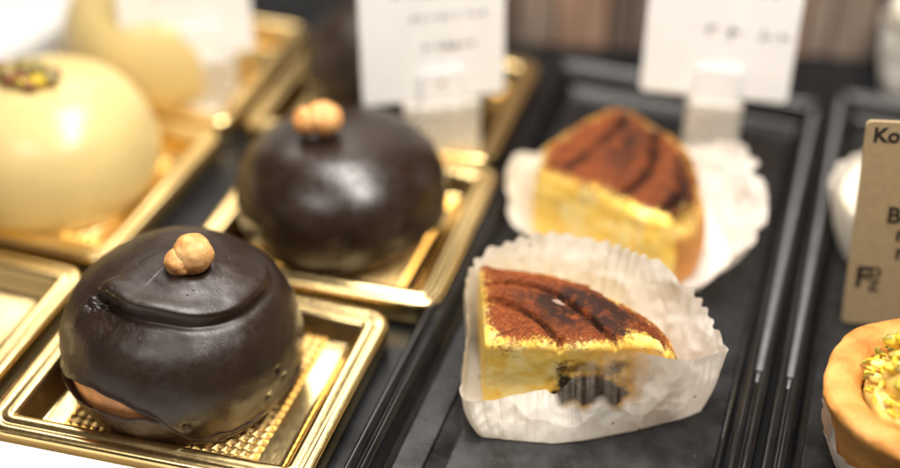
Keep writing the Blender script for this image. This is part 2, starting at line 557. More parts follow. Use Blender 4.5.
# --- front chocolate dome -------------------------------------------------
DC = (-.55, 1.32); DZ = .36
t = thing('chocolate_dome_cake', 'front dark chocolate dome cake with folded cap, pale filling showing at its foot', 'cake', (*DC, DZ), 'chocolate dome cakes')
GROOVE = [(-1.62, -1.40), (-1.35, -1.55), (-.80, -1.76), (-.23, -1.93), (.61, -1.87), (1.39, -1.66), (2.03, -1.16), (2.42, -.47), (2.53, .38), (2.40, 1.1), (2.0, 1.7)]
GR = crom(GROOVE, 60)[:, :2]


def disp0(P, Nn):
    d, sg, fr = seg_dist(P[:, :2], GR)
    top = sstep(1.9, 2.6, P[:, 2])
    ends = sstep(.0, .07, fr) * (1 - sstep(.80, 1.0, fr))
    endl = sstep(.02, .30, fr)
    ins = sg > 0
    s = np.where(ins, d, -d)
    # how far the folded cap stands above the dome, strongest at the front left
    amp = .13 + .11 * np.exp(-((fr - .22) / .16) ** 2) - .03 * sstep(.5, .9, fr)
    ridge = (.08 + .13 * np.exp(-((fr - .30) / .17) ** 2)) * sstep(-.04, .16, s) * np.exp(-(np.clip(s - .16, 0, 9) / .34) ** 2)
    lift = .72 * amp * sstep(-.06, .20, s) * np.exp(-np.clip(s, 0, 9) / 1.3) + ridge
    groove = -(1 - .4 * sstep(.45, .8, fr)) * (.12 + .07 * np.exp(-((fr - .12) / .15) ** 2)) * np.exp(-((s + .06) / .12) ** 2)
    bulge = -.17 * np.exp(-((s + .36) / .34) ** 2) * np.exp(-((fr - .24) / .25) ** 2)
    o = (lift + groove + bulge) * ends * top
    # second small fold behind the tear, and a thumb dent under it
    q = P[:, :2] - np.array([-1.0, -1.15])
    o += .07 * np.exp(-(q[:, 0] ** 2 / .25 + q[:, 1] ** 2 / .05)) * top
    o -= .10 * np.exp(-(((P[:, 0] + .2) / .75) ** 2 + ((P[:, 1] + 1.0) / .22) ** 2)) * top * 0.3
    # hollow in which the nut sits
    qn = P[:, :2] - np.array([.62, -.02])
    rr = np.linalg.norm(qn, axis=1)
    o -= .10 * np.exp(-(rr / .42) ** 4) * top
    o += .035 * np.exp(-((rr - .55) / .14) ** 2) * top
    # torn rough chocolate at the left end of the fold
    tz = np.exp(-(((P[:, 0] + 1.45) / .38) ** 2 + ((P[:, 1] + 1.62) / .20) ** 2)) * top
    m_ = tz > .02
    if m_.any():
        o[m_] += tz[m_] * (.26 * N3(P[m_], 5.0, 2.2) + .10 * N3(P[m_], 15.0, 4.2) - .06)
    rough = np.exp(-(((P[:, 0] + .9) / .9) ** 2 + ((P[:, 1] + 2.15) / .42) ** 2)) * top
    m_ = rough > .03
    o[m_] += rough[m_] * .020 * N3(P[m_], 8.0, 6.1)
    o += .085 * N3(P, .5, 1.7) + .03 * N3(P, 1.1, 8.8) + .010 * N3(P, 2.4, 4.4)
    # nicks low on the right
    for (a, zz, dep) in ((-12, 1.55, .10), (-8, 1.1, .09), (-62, 1.0, .06), (-140, 1.75, .05), (-20, .9, .06)):
        pc = np.array([3.42 * math.cos(math.radians(a)), 3.42 * math.sin(math.radians(a)), zz])
        o -= dep * np.exp(-(np.linalg.norm((P - pc) * [1, 1, .8], axis=1) / .10) ** 2)
    return o


HEM0 = interp_deg([(-180, .5), (-165, .8), (-150, 1.12), (-138, 1.38), (-122, 1.66), (-109, 1.88), (-97, 1.92), (-87, 1.76), (-77, 1.52), (-70, 1.15), (-65, .72), (-60, .30), (-52, .12), (-38, .16), (-25, .32), (-5, .45), (15, .35), (60, .3), (120, .35), (170, .42)])
hem = lambda p: HEM0(p) + .03 * np.sin(p * 9 + 1) + .02 * np.sin(p * 23)
V, F = dome_grid(DC, DZ, .965, .93, 420, 230, hem, disp0)
part('coating', V, F, CHOC, t)
V, F = dome_grid(DC, DZ, .965, .93, 160, 40, lambda p: 0 * p + .12, lambda P, n: .02 * N3(P, 2.5, 8) - .4 * sstep(1.9, 2.5, P[:, 2]), shrink=.15, ret=False)
part('mousse_filling', V, F, CARAMEL, t)
# broken chocolate foot, curled lip on the left
FOOT = interp_deg([(-180, .5), (-165, .75), (-150, 1.0), (-138, 1.05), (-122, 1.05), (-108, 1.22), (-95, 1.42), (-84, 1.52), (-74, 1.45), (-66, 1.0), (-60, .45), (-20, .42), (0, .5), (60, .4), (170, .45)])
ph = np.linspace(0, 2 * PI, 300, endpoint=False)
top = FOOT(ph) * .93 + .03 * np.sin(ph * 13) + .02 * np.sin(ph * 31 + 2)
rows = []
_pp = crom(np.array(PROF) * [.965, .93], 200); pz_ = np.maximum.accumulate(_pp[:, 1]); pr_ = _pp[:, 0]
lean = .05 + .10 * np.exp(-((np.degrees(ph) - 235) / 26) ** 2)
for (k, dr) in ((0, -.35), (0, -.025), (.06, .05), (.2, .03), (.4, .02), (.6, .02), (.8, .03), (.93, .06), (1, .05), (1, -.03), (.8, -.2)):
    r = np.interp(top * k, pz_, pr_) + (dr if dr < -.02 else min(dr, .06) - .05) + lean * (k > .5) * .35 + .03 * np.sin(ph * 7) + (.05 * np.sin(ph * 19 + 1) if dr == .09 else 0)
    rows.append(np.stack([DC[0] + r * np.cos(ph), DC[1] + r * np.sin(ph), DZ + top * k], -1))
V, F = rings(rows, cap0=True)
V = V + np.stack([N3(V, 5, 1), N3(V, 5, 7), N3(V, 5, 3) * .5], -1) * .03
part('biscuit_foot', V, F, BISCUIT, t)
# hazelnut: two lobes
nc = np.array([DC[0] + .66, DC[1] - .02, 0])
V, F = blob((nc[0] + .06, nc[1] + .06, 4.86), .56, 3, (1.0, .95, 1.04), 64, 40, .10, 1.5, .02)
D_ = V - np.array([nc[0] - .16, nc[1] - .22, 4.52])
# second lobe pushed out of the same surface
dn = np.linalg.norm(D_, axis=1)
pull = np.exp(-(dn / .30) ** 2)
V = V + D_ / dn[:, None] * (pull * .13)[:, None]
V2, F2 = blob((nc[0] - .24, nc[1] - .22, 4.70), .42, 12, (1.0, .95, .95), 56, 34, .10, 1.6, .02)
V, F = join((V, F), (V2, F2))
part('hazelnut', V, F, NUT, t)

# --- second chocolate dome --------------------------------------------------
D1 = (1.15, 9.4)
t = thing('chocolate_dome_cake', 'glossy out of focus chocolate dome with hazelnut, standing behind the front dome', 'cake', (*D1, DZ), 'chocolate dome cakes')
def disp1(P, Nn):
    o = .05 * N3(P, .45, 21)
    rr = np.linalg.norm(P[:, :2] - np.array([-.55, -.3]), axis=1)
    return o - .10 * np.exp(-(rr / .45) ** 4) * (P[:, 2] > 2)
H1 = interp_deg([(-180, .7), (-140, 1.0), (-110, .5), (-80, .35), (-60, .75), (-30, 1.2), (0, .9), (40, .4), (120, .4)])
PR1 = [(3.1, .0), (3.4, .4), (3.62, 1.1), (3.62, 1.8), (3.4, 2.5), (3.0, 3.05), (2.4, 3.5), (1.7, 3.78), (.9, 3.9), (0.0001, 3.93)]
V, F = dome_grid(D1, DZ, .96, .915, 200, 100, H1, disp1, prof=PR1)
part('coating', V, F, CHOC_GLOSS, t)
V, F = dome_grid(D1, DZ, .96, .915, 120, 30, lambda p: 0 * p + .05, None, shrink=.16, prof=PR1, ret=False)
part('mousse_filling', V, F, BISCUIT, t)
V, F = blob((.72, 9.2, 4.52), .60, 31, (1.05, .95, .9), 40, 26, .1, 1.4)
V2, F2 = blob((.26, 8.98, 4.46), .46, 36, (1, 1, 1), 36, 22, .1, 1.4)
V, F = join((V, F), (V2, F2)); part('hazelnut', V, F, NUT, t)

# --- third chocolate dome, far back ---------------------------------------
D2 = (.35, 17.2)
t = thing('chocolate_dome_cake', 'farthest chocolate dome, mostly hidden by the middle white card', 'cake', (*D2, DZ), 'chocolate dome cakes')
V, F = dome_grid(D2, DZ, .98, 1.0, 120, 60, lambda p: .3 + .15 * np.sin(p * 3), lambda P, n: .05 * N3(P, .6, 51), prof=PR1)
part('coating', V, F, CHOC, t)
V, F = dome_grid(D2, DZ, .98, 1.0, 90, 20, lambda p: 0 * p + .05, None, shrink=.16, prof=PR1, ret=False)
part('mousse_filling', V, F, BISCUIT, t)
V, F = blob((.5, 16.6, 4.65), .5, 61, (1, 1, .9), 32, 20); part('hazelnut', V, F, NUT, t)

# --- yellow mousse domes ------------------------------------------------------
PRM = [(3.2, .0), (3.5, .3), (3.66, .9), (3.66, 1.6), (3.48, 2.4), (3.1, 3.15), (2.5, 3.75), (1.7, 4.15), (.85, 4.32), (0.0001, 4.36)]
D3 = (-9.25, 8.55)
t = thing('mousse_dome', 'pale yellow mousse dome topped with chopped nuts and pistachio', 'cake', (*D3, DZ), 'yellow mousse domes')
V, F = dome_grid(D3, DZ, 1.0, .95, 160, 80, lambda p: 0 * p + .02, lambda P, n: .03 * N3(P, .5, 71), prof=PRM)
part('glazed_dome', V, F, MOUSSE, t)
spots = [(-.15, -.3, .36, 0), (.35, -.35, .30, 2), (-.6, -.25, .34, 1), (.1, .15, .34, 1), (-.4, .2, .30, 2), (.62, -.1, .28, 1), (.25, -.62, .24, 0), (-.85, 0, .28, 0), (-.1, -.1, .30, 1), (.5, .3, .26, 0), (.0, -.62, .2, 2), (-.35, -.6, .22, 0)]
for k, (dx, dy, r, mi) in enumerate(spots):
    V, F = blob((D3[0] - .1 + dx * 1.25, D3[1] - .1 + dy, 4.60 + (.25 if k in (3, 8) else .04) + .05 * (k % 3)), r, 80 + k, (1.15, .85, .8), 16, 10, .45, 1.6, .1)
    part('nut_piece', V, F, (BROWNNUT, PINKNUT, PIST)[mi], t)
D4 = (-9.4, 16.6)
t = thing('mousse_dome', 'plain pale yellow mousse dome far back left, partly behind a white card', 'cake', (*D4, DZ), 'yellow mousse domes')
V, F = dome_grid(D4, DZ, 1.0, 1.0, 120, 60, lambda p: 0 * p + .02, lambda P, n: .03 * N3(P, .5, 91), prof=PRM)
part('glazed_dome', V, F, MOUSSE, t)
for k, (dx, dy, r, mi) in enumerate(spots[:7]):
    V, F = blob((D4[0] + dx, D4[1] + dy, 4.85 + .05 * (k % 3)), r, 180 + k, (1.15, .85, .8), 14, 9, .45, 1.6, .1)
    part('nut_piece', V, F, (BROWNNUT, PINKNUT, PIST)[mi], t)


# ------------------------------------------------------------------ black display trays
def display_tray(x0, y0, x1, y1, label, strips):
    t = thing('display_tray', label, 'display tray', ((x0 + x1) / 2, (y0 + y1) / 2, 0), 'black plastic display trays')
    c = [(x0, y0), (x1, y0), (x1, y1), (x0, y1)]
    prof = [(.06, .02), (0, .10), (0, .72), (.03, .82), (.10, .86), (.20, .86), (.27, .82), (.30, .74), (.34, .70), (.40, .74), (.44, .80), (.50, .82),
            (.58, .80), (.64, .70), (.80, .22), (.86, .12), (.94, .07), (1.1, .06)]
    L = [quad_loop(c, i, .5, z, 8) for i, z in prof]
    V, F = rings(L, cap1=True)
    part('rim_and_floor', V, F, BLACK, t)
    for (a, b) in strips:
        V, F = box(a, y0 + 1.5, .05, b, y1 - 1.5, .15, .05)
        part('raised_strip', V, F, FLOOR, t, smooth=False)
    # knurled bead along both long rims
    for xs in ((x1 - .34,) if x0 < 10 else (x0 + .34,)):
        n = int((y1 - 6 - .7) / .16)
        vs = [box(xs - .17, 5.6, .50, xs + .17, y1 - .5, .72, .05)]
        for k in range(n):
            y = 6 + k * .16
            v, f = box(xs - .08, y, .68, xs + .08, y + .10, .84)
            vs.append((v, f))
        V, F = join(*vs)
        part('knurled_bead', V, F, CLEAR_GLINT, t, smooth=False)
    for ys in (y1 - .34,):
        vs = [box(x0 + .5, ys - .17, .50, x1 - .5, ys + .17, .72, .05)]  # pale strip added for the reflected light on the back rim
        for k in range(int((x1 - x0 - 1.4) / .16)):
            x = x0 + .7 + k * .16
            vs.append(box(x, ys - .08, .68, x + .10, ys + .08, .84))
        V, F = join(*vs)
        part('knurled_bead', V, F, CLEAR_GLINT, t, smooth=False)
    return t


display_tray(5.35, -6, 15.75, 21.4, 'black tray under the two tiramisu slices, glossy rims both sides', [(6.35, 7.2), (7.75, 14.75)])
display_tray(15.95, -6, 27.0, 22.6, 'black tray at the right edge under the yellow tart', [(17.0, 26.0)])


# ------------------------------------------------------------------ cake slices in paper
def slice_mesh(outline, zb, htop, side_fx=None, top_attr=None, r=.16, N=420, Ks=46, Kt=100, smooth_it=3, crust_fn=None):
    o = np.asarray(outline, float)
    # densify, then soften the corners
    per = np.concatenate([[0], np.cumsum(np.linalg.norm(np.diff(np.vstack([o, o[:1]]), axis=0), axis=1))])
    u = np.linspace(0, per[-1], N, endpoint=False)
    oc = np.vstack([o, o[:1]])
    L = np.stack([np.interp(u, per, oc[:, 0]), np.interp(u, per, oc[:, 1])], -1)
    for _ in range(smooth_it * 3):
        L = .5 * L + .25 * (np.roll(L, 1, 0) + np.roll(L, -1, 0))
    tg = np.roll(L, -1, 0) - np.roll(L, 1, 0); tg /= np.linalg.norm(tg, axis=1)[:, None]
    nr = np.stack([tg[:, 1], -tg[:, 0]], -1)       # outward for CCW
    cen = L.mean(0)
    hT = htop(L)
    rows = []; coc = []; fil = []; cru = []
    for k in range(Ks):
        q = k / (Ks - 1)
        z = zb + (hT - r - zb) * q
        P = np.concatenate([L, z[:, None]], 1)
        if side_fx: off, fl, co = side_fx(P, q, nr)
        else: off, fl, co = np.zeros(N), np.zeros(N), np.zeros(N)
        P[:, :2] += nr * off[:, None]
        rows.append(P); coc.append(co); fil.append(fl)
        last = off
        cru.append(crust_fn(P, nr) if crust_fn else np.zeros(N))
    for a in np.linspace(.12, 1, 9):
        ang = a * PI / 2
        ins = r * (1 - math.cos(ang))
        P = np.concatenate([L - nr * (ins - last * (1 - a))[:, None], (hT - r + r * math.sin(ang))[:, None]], 1)
        rows.append(P); coc.append(np.full(N, .26 + .55 * a)); fil.append(np.zeros(N)); cru.append(crust_fn(P, nr) * (1 - a) if crust_fn else np.zeros(N))
    base = rows[-1][:, :2]
    for k in range(1, Kt):
        s = 1 - k / Kt
        xy = cen + (base - cen) * s
        w = sstep(0, .12, 1 - s)
        z = htop(xy) * w + hT * (1 - w)
        d = np.linalg.norm(base - xy, axis=1)
        rows.append(np.concatenate([xy, z[:, None]], 1))
        coc.append(.77 + .23 * sstep(0, .3, d)); fil.append(np.zeros(N)); cru.append(np.zeros(N))
    R = np.array(rows)
    V, F = rings(R, cap0=True, cap1=True)
    A = dict(cocoa=np.concatenate(coc), filling=np.concatenate(fil), crust=np.concatenate(cru))
    ex = top_attr(V) if top_attr else {}
    A['damp_and_folds'] = ex.get('damp_and_folds', np.zeros(len(V))); A['glaze'] = ex.get('glaze', np.zeros(len(V)))
    if 'cocoa' in ex: A['cocoa'] = A['cocoa'] + ex['cocoa'] * (A['cocoa'] > .4)
    kt = np.clip(A['cocoa'] * 1.2, .25, 1)[:, None]
    V = V + kt * (np.stack([N3(V, 4, 1), N3(V, 4, 7), N3(V, 4, 3) * .6], -1) * .025 + np.stack([N3(V, 11, 1), N3(V, 11, 7), N3(V, 11, 3)], -1) * .012)
    return V, F, A


L1 = crom([(7.35, 4.70), (7.81, 4.93), (8.53, 5.12), (9.31, 5.05), (10.32, 4.51), (10.88, 4.12), (11.6, 3.45)], 30)[:, :2]
L2 = crom([(7.55, 4.02), (8.03, 4.17), (8.83, 4.02), (9.57, 3.56), (10.2, 2.9)], 24)[:, :2]
L3 = np.array([(10.9, 5.45), (12.0, 4.72), (13.1, 3.75)])


def top0(xy):
    z = np.full(len(xy), 2.98)
    for L, gd in ((L1, .15), (L2, .14), (L3, .16)):
        d, sg, fr = seg_dist(xy, L)
        s = d * sg
        z -= 1.25 * gd * np.exp(-(s / .085) ** 2)
        z += .09 * np.exp(-((np.abs(s) - .42) / .34) ** 2)
        z += .05 * np.exp(-(np.clip(s, 0, 9) / .25)) * (s > 0) - .02
    d, sg, fr = seg_dist(xy, L3)
    z -= .30 * sstep(0, .3, d * sg)           # thin crust on the far right lies lower
    z -= .30 * sstep(12.4, 13.4, xy[:, 0])
    q3 = np.concatenate([xy, z[:, None] * 0], 1)
    return z + .05 * N3(q3, .9, 2)


def side0(P, q, nr):
    n = len(P)
    front = (nr[:, 1] < -.7)
    x = P[:, 0]; z = P[:, 2]
    zone = sstep(9.75, 10.3, x + .25 * N3(P, 2.2, 77)) * (1 - sstep(11.5, 12.35, x + .3 * N3(P, 1.8, 55))) * front
    off = .02 * N3(P, 1.5, 5)
    off -= zone * (.20 * sstep(2.45, 1.9, z) * (.7 + .9 * N3(P, 2.6, 14)))
    band = zone * np.exp(-((z - (1.10 + .10 * np.sin(x * 3.1))) / .50) ** 4)
    fl = band * .88 + zone * .30 * sstep(2.5, 2.1, z)
    co = zone * .50 * sstep(2.65, 2.3, z) * sstep(1.3, 1.9, z) + .16 * (q > .85) * front
    co += .25 * (q > .8) * (nr[:, 1] < -.6) * sstep(9.3, 8.4, x)
    return off, fl, co


def attr0(V):
    x, y = V[:, 0], V[:, 1]
    def g(cx, cy, a, b): return np.exp(-(((x - cx) / a) ** 2 + ((y - cy) / b) ** 2))
    damp_and_folds = np.clip(1.3 * g(10.0, 4.8, 1.1, .6) + 1.2 * g(11.2, 4.5, 1.1, .55) + .8 * g(9.9, 3.9, .8, .5) + .9 * g(11.6, 3.75, .35, .3) + .5 * g(8.9, 4.5, .7, .3), 0, 1.2) * (V[:, 2] > 2)
    for L in (L1, L2):
        d, sg, fr = seg_dist(V[:, :2], L)
        damp_and_folds = damp_and_folds + .55 * np.exp(-(d / .09) ** 2) * sstep(.25, .6, fr) * (V[:, 2] > 2)  # besides the damp patches, cocoa is darker along the fold grooves
    pale = np.zeros(len(V))
    for L in (L1, L2):
        d, sg, fr = seg_dist(V[:, :2], L)
        pale -= .45 * np.exp(-((d * sg - (-.10)) / .05) ** 2) * (1 - sstep(.05, .4, fr))
    pale -= .38 * g(8.15, 2.75, .4, .3) + .6 * g(12.6, 3.8, .5, .28) + .3 * g(12.1, 3.95, .45, .25) + .10 * g(9.6, 2.75, 1.2, .16) + .3 * g(11.2, 3.2, .6, .18)
    return dict(damp_and_folds=damp_and_folds, glaze=1.1 * g(9.7, 4.62, .24, .15) * (V[:, 2] > 2), cocoa=pale)


OUT0 = [(8.17, 2.45), (9.5, 2.76), (10.68, 3.06), (11.8, 3.45), (12.6, 3.75), (13.3, 4.05), (12.9, 4.7), (12.0, 5.3), (10.9, 5.75), (9.3, 5.95), (6.99, 5.66), (7.55, 4.2)]
ZT = .185
V, F, A = slice_mesh(OUT0, ZT, top0, side0, attr0, N=520, Ks=60, Kt=120, r=.24, crust_fn=lambda P, nr: sstep(.2, .6, nr[:, 0]) * .9 * (P[:, 0] > 9))
o = obj('cake_slice', V, F, CAKE, attrs=A, origin=(10.2, 4.2, ZT))
tag(o, 'front cocoa-dusted yellow cake slice with dark filling, in sharp focus', 'cake', 'cocoa dusted cake slices')


def paper_case(base, rim, label, pleats, amp, N=700, M=30, grease=None, seed=0, jag=.05, zb=ZT - .02, belly=.10, front=None, crumple=0.0):
    rim = crom(rim, N, True)
    base = crom(np.array([(b[0], b[1], zb) for b in base]), N, True)
    cen = base.mean(0)
    tg = np.roll(rim, -1, 0) - np.roll(rim, 1, 0); tg[:, 2] = 0; tg /= np.linalg.norm(tg, axis=1)[:, None]
    nr = np.stack([tg[:, 1], -tg[:, 0], 0 * tg[:, 0]], -1)
    arc = np.concatenate([[0], np.cumsum(np.linalg.norm(np.diff(rim[:, :2], axis=0), axis=1))]); arc /= arc[-1]
    u = np.arange(N) / N
    jit = np.array([mnoise.noise(Vector((math.cos(a * 2 * PI) * 2.2, math.sin(a * 2 * PI) * 2.2, seed))) for a in arc])
    wave = np.sin(2 * PI * (pleats * arc + 1.6 * jit))
    wave = np.sign(wave) * np.abs(wave) ** .7
    ampm = amp * (.65 + .6 * np.array([mnoise.noise(Vector((math.cos(a * 2 * PI) * 3.2, math.sin(a * 2 * PI) * 3.2, seed + 4))) for a in arc]))
    if front is not None: ampm = ampm * np.array([front(p) for p in rim])
    cr = np.array([mnoise.noise(Vector((math.cos(a * 2 * PI) * 9, math.sin(a * 2 * PI) * 9, seed + 9))) for a in arc])
    rows = []; pu = []; pv = []
    for k in (.0, .25, .5, .75):
        rows.append(cen + (base - cen) * k * .97); pu.append(u); pv.append(np.zeros(N))
    for k in range(M):
        q = k / (M - 1)
        P = base * (1 - q) + rim * q
        P = P + nr * (belly * math.sin(q * PI) * (1 - q))
        P = P + nr * (wave * ampm * (.12 + .88 * q))[:, None]
        P[:, 2] += (wave * .3 + cr) * jag * q ** 2
        sc = N3(P, 1.0, seed + 2) * .10 * min(1, 1.6 * q) + N3(P, 3.2, seed + 3) * .012 * min(1, 2 * q)
        rd = 1 - 2.2 * np.abs(N3(P * [1, 1, .55], 1.5, seed + 21))
        rd2 = 1 - 2.2 * np.abs(N3(P * [1, 1, .7], 2.9, seed + 31))
        sc = sc + crumple * min(1, 2.5 * q) * (rd * .055 + rd2 * .028)
        P = P + nr * sc[:, None]
        rows.append(P); pu.append(u); pv.append(np.full(N, q))
    V, F = rings(rows)
    A = dict(pu=np.concatenate(pu), pv=np.concatenate(pv))
    A['grease'] = grease(V, A['pv']) if grease else np.zeros(len(V))
    o = obj('paper_case', V, F, PAPER, attrs=A, origin=(*cen[:2], zb))
    return tag(o, label, 'paper cup', 'pleated paper baking cases')


RIM0 = [(7.80, 1.85, 1.28), (8.6, 2.18, 1.2), (9.25, 2.45, 1.32), (9.85, 2.68, 1.42), (10.2, 2.72, 1.36), (10.5, 2.82, 1.8), (11.0, 2.98, 2.66), (11.7, 3.25, 2.86), (12.4, 3.44, 2.92), (13.05, 3.62, 2.66), (13.8, 4.05, 2.52), (14.4, 4.58, 2.5), (14.52, 4.76, 2.5), (14.4, 4.95, 2.5),
        (13.85, 5.6, 2.58), (13.0, 6.35, 3.05), (11.5, 7.1, 3.3), (9.1, 7.2, 3.35), (7.5, 6.45, 3.2), (6.85, 5.3, 2.9), (7.3, 3.9, 2.2), (7.55, 2.7, 1.4)]
BASE0 = [(8.25, 1.66), (8.9, 1.66), (9.5, 1.76), (10.0, 1.86), (10.4, 1.96), (10.8, 2.14), (11.2, 2.35), (11.9, 2.80), (12.5, 3.2), (13.1, 3.66), (13.6, 4.05), (13.95, 4.4), (14.05, 4.52), (13.95, 4.68),
         (13.4, 5.2), (12.6, 5.85), (11.2, 6.3), (9.2, 6.45), (7.6, 6.05), (6.95, 5.3), (7.3, 3.9), (7.6, 2.6)]


def grease0(V, pv):
    x, z = V[:, 0], V[:, 2]
    front = V[:, 1] < (3.75 + (x - 12) * .4)
    return np.clip(sstep(9.75, 10.1, x) * (1 - sstep(11.9, 12.9, x)) * sstep(1.02, 1.55, z + .10 * np.sin(x * 4.3) + .12 * np.sin(x * 9.1 + 1)) * front, 0, 1)


paper_case(BASE0, RIM0, 'white pleated paper case, greasy in front, round the front cake slice', 44, .085, N=1100, M=40, grease=grease0, seed=1.0, jag=.08, crumple=.65, front=lambda p: .42 + .58 * float(sstep(4.2, 5.4, p[1])))

# ---- slice at the back
K1 = crom([(8.3, 11.4), (9.0, 12.7), (9.5, 14.2)], 14)[:, :2]
K2 = crom([(10.2, 10.4), (10.8, 12.0), (10.6, 13.8)], 14)[:, :2]
K3 = crom([(11.5, 9.9), (12.0, 11.2), (11.6, 12.8)], 14)[:, :2]
def top1(xy):
    z = np.full(len(xy), 2.9) + .022 * (xy[:, 1] - 11) * 4
    for L in (K1, K2, K3):
        d, sg, fr = seg_dist(xy, L)
        z -= .22 * np.exp(-(d / .13) ** 2)
    z += .10 * np.sin(xy[:, 0] * 2.2)
    z -= .8 * sstep(11.5, 12.8, xy[:, 0])
    return z + .06 * N3(np.concatenate([xy, xy[:, :1] * 0], 1), .8, 33)
def side1(P, q, nr):
    off = .05 * N3(P, 1.6, 44) + .10 * math.sin(q * PI)
    co = .3 * (q > .85) * np.ones(len(P))
    return off, np.zeros(len(P)), co
def attr1(V):
    x, y = V[:, 0], V[:, 1]
    pale = -.5 * np.exp(-(((x - 11.2) / .9) ** 2 + ((y - 9.9) / .35) ** 2)) - .3 * np.exp(-(((x - 12.2) / .3) ** 2 + ((y - 10.6) / .6) ** 2))
    damp_and_folds = .25 + .8 * np.exp(-(((x - 9.9) / .6) ** 2 + ((y - 12.8) / 1.4) ** 2)) + .6 * np.exp(-(((x - 11.8) / .5) ** 2 + ((y - 11.2) / 1.0) ** 2))
    for L in (K1, K2, K3):
        d, sg, fr = seg_dist(V[:, :2], L); damp_and_folds = damp_and_folds + .8 * np.exp(-(d / .2) ** 2)  # darker cocoa follows the three fold lines
    return dict(damp_and_folds=damp_and_folds * (V[:, 2] > 2), cocoa=pale)
OUT1 = [(7.3, 10.95), (8.8, 10.45), (10.2, 10.15), (11.3, 9.6), (12.2, 9.5), (12.75, 10.4), (12.8, 11.6), (12.2, 13.0), (11.1, 14.1), (9.9, 14.75), (8.8, 14.8), (8.0, 14.0), (7.2, 12.4)]
V, F, A = slice_mesh(OUT1, ZT, top1, side1, attr1, N=300, Ks=36, Kt=60, r=.38, crust_fn=lambda P, nr: sstep(.3, .75, nr[:, 0]))
tag(obj('cake_slice', V, F, CAKE, attrs=A, origin=(10.2, 12, ZT)), 'blurred cocoa-dusted cake slice with orange crust, behind the front slice', 'cake', 'cocoa dusted cake slices')
RIM1 = [(7.3, 10.0, .9), (8.9, 9.2, .8), (11.0, 8.7, .7), (12.75, 8.95, .8), (13.65, 9.7, 1.3), (14.45, 11.0, 1.7), (14.55, 12.3, 2.1), (14.0, 13.7, 2.3), (13.2, 15.0, 2.5), (11.6, 15.6, 1.5), (8.9, 15.35, 1.0), (6.95, 13.6, 1.7), (6.1, 11.9, 2.3), (6.4, 10.8, 1.6)]
BASE1 = [(7.9, 10.4), (9.2, 9.6), (11.0, 9.1), (12.3, 9.3), (13.0, 10.0), (13.5, 11.0), (13.5, 12.2), (13.1, 13.3), (12.4, 14.3), (11.0, 15.1), (8.9, 15.0), (7.6, 13.6), (7.0, 11.9), (7.2, 11.0)]
paper_case(BASE1, RIM1, 'blurred white paper case spread open round the back cake slice', 15, .15, N=600, M=24, seed=5.0, jag=.10, crumple=1.1)


# ------------------------------------------------------------------ tart at the right edge
TC = (20.05, 4.5); z0 = .34
t = thing('pistachio_tart', 'round golden tart with yellow cream and chopped pistachio, cut off by the right edge', 'tart', (*TC, z0))
ph = np.linspace(0, 2 * PI, 200, endpoint=False)
wob = 1 + .025 * np.sin(ph * 2 + .6) + .012 * np.sin(ph * 5 + 2)
prof = [(2.1, .0), (2.2, .05), (2.42, .9), (2.68, 1.7), (2.84, 2.1), (2.92, 2.32), (2.9, 2.48), (2.78, 2.60), (2.5, 2.66), (2.25, 2.60), (2.05, 2.46), (1.95, 2.28), (1.9, 1.9), (1.85, 1.7)]
pc = crom(prof, 46)
R = np.array([np.stack([TC[0] + r * wob * np.cos(ph), TC[1] + r * wob * np.sin(ph), np.full(200, z0 + z)], -1) for r, z in pc])
V, F = rings(R, cap0=True, cap1=True)
V = V + np.stack([N3(V, 1.6, 1), N3(V, 1.6, 7), N3(V, 1.6, 3)], -1) * .06 + np.stack([N3(V, 6, 1), N3(V, 6, 7), N3(V, 6, 3)], -1) * .018
part('tart_shell', V, F, TARTSHELL, t)
# custard ring, piped cream, praline centre
def lathe(c, prof, n=90, amp=.04, seed=0, lobes=0, la=0.0):
    pc = crom(prof, 40); ph = np.linspace(0, 2 * PI, n, endpoint=False)
    R = np.array([np.stack([c[0] + r * (1 + la * np.sin(lobes * ph + z * 3)) * np.cos(ph), c[1] + r * (1 + la * np.sin(lobes * ph + z * 3)) * np.sin(ph), np.full(n, z)], -1) for r, z in pc])
    V, F = rings(R, cap0=True, cap1=True)
    return V + np.stack([N3(V, 2, seed), N3(V, 2, seed + 7), N3(V, 2, seed + 3)], -1) * amp, F
V, F = lathe(TC, [(1.85, 2.2), (1.84, 2.6), (1.6, 2.8), (.8, 2.85), (.01, 2.85)], seed=3); part('custard', V, F, CUSTARD, t)
V, F = lathe(TC, [(1.35, 2.75), (1.45, 3.1), (1.35, 3.45), (1.05, 3.6), (.8, 3.55), (.7, 3.35), (.01, 3.35)], seed=9, lobes=7, la=.03); part('piped_cream', V, F, CUSTARD, t)
V, F = lathe(TC, [(.85, 3.3), (.9, 3.6), (.7, 3.85), (.4, 3.97), (.01, 4.0)], seed=19); part('praline_centre', V, F, PRALINE, t)
V, F = blob((TC[0] - .35, TC[1] - .2, 3.97), .28, 4, (1, 1, .8), 24, 14); part('cream_dot', V, F, WCREAM, t)
bits = []
for k in range(330):
    a = random.uniform(0, 2 * PI); r = random.choice([random.uniform(.5, 1.2), random.uniform(1.3, 1.95), random.uniform(.2, 1.0)])
    z = 2.86 if r > 1.45 else (3.58 if r > .85 else 3.9)
    s = random.uniform(.05, .13)
    v, f = blob((0, 0, 0), s, k * 1.3, (1.7, .7, .6), 8, 6, .6, 1.8, .1)
    M = Matrix.Translation((TC[0] + r * math.cos(a), TC[1] + r * math.sin(a), z + z0 * .3 + random.uniform(0, .1))) @ Matrix.Rotation(random.uniform(0, 6), 4, (random.random(), random.random(), 1))
    bits.append(xform((v, f), M))
V, F = join(*bits)
tag(part('pistachio_crumbs', V, F, PIST, t, smooth=False), kind='stuff')
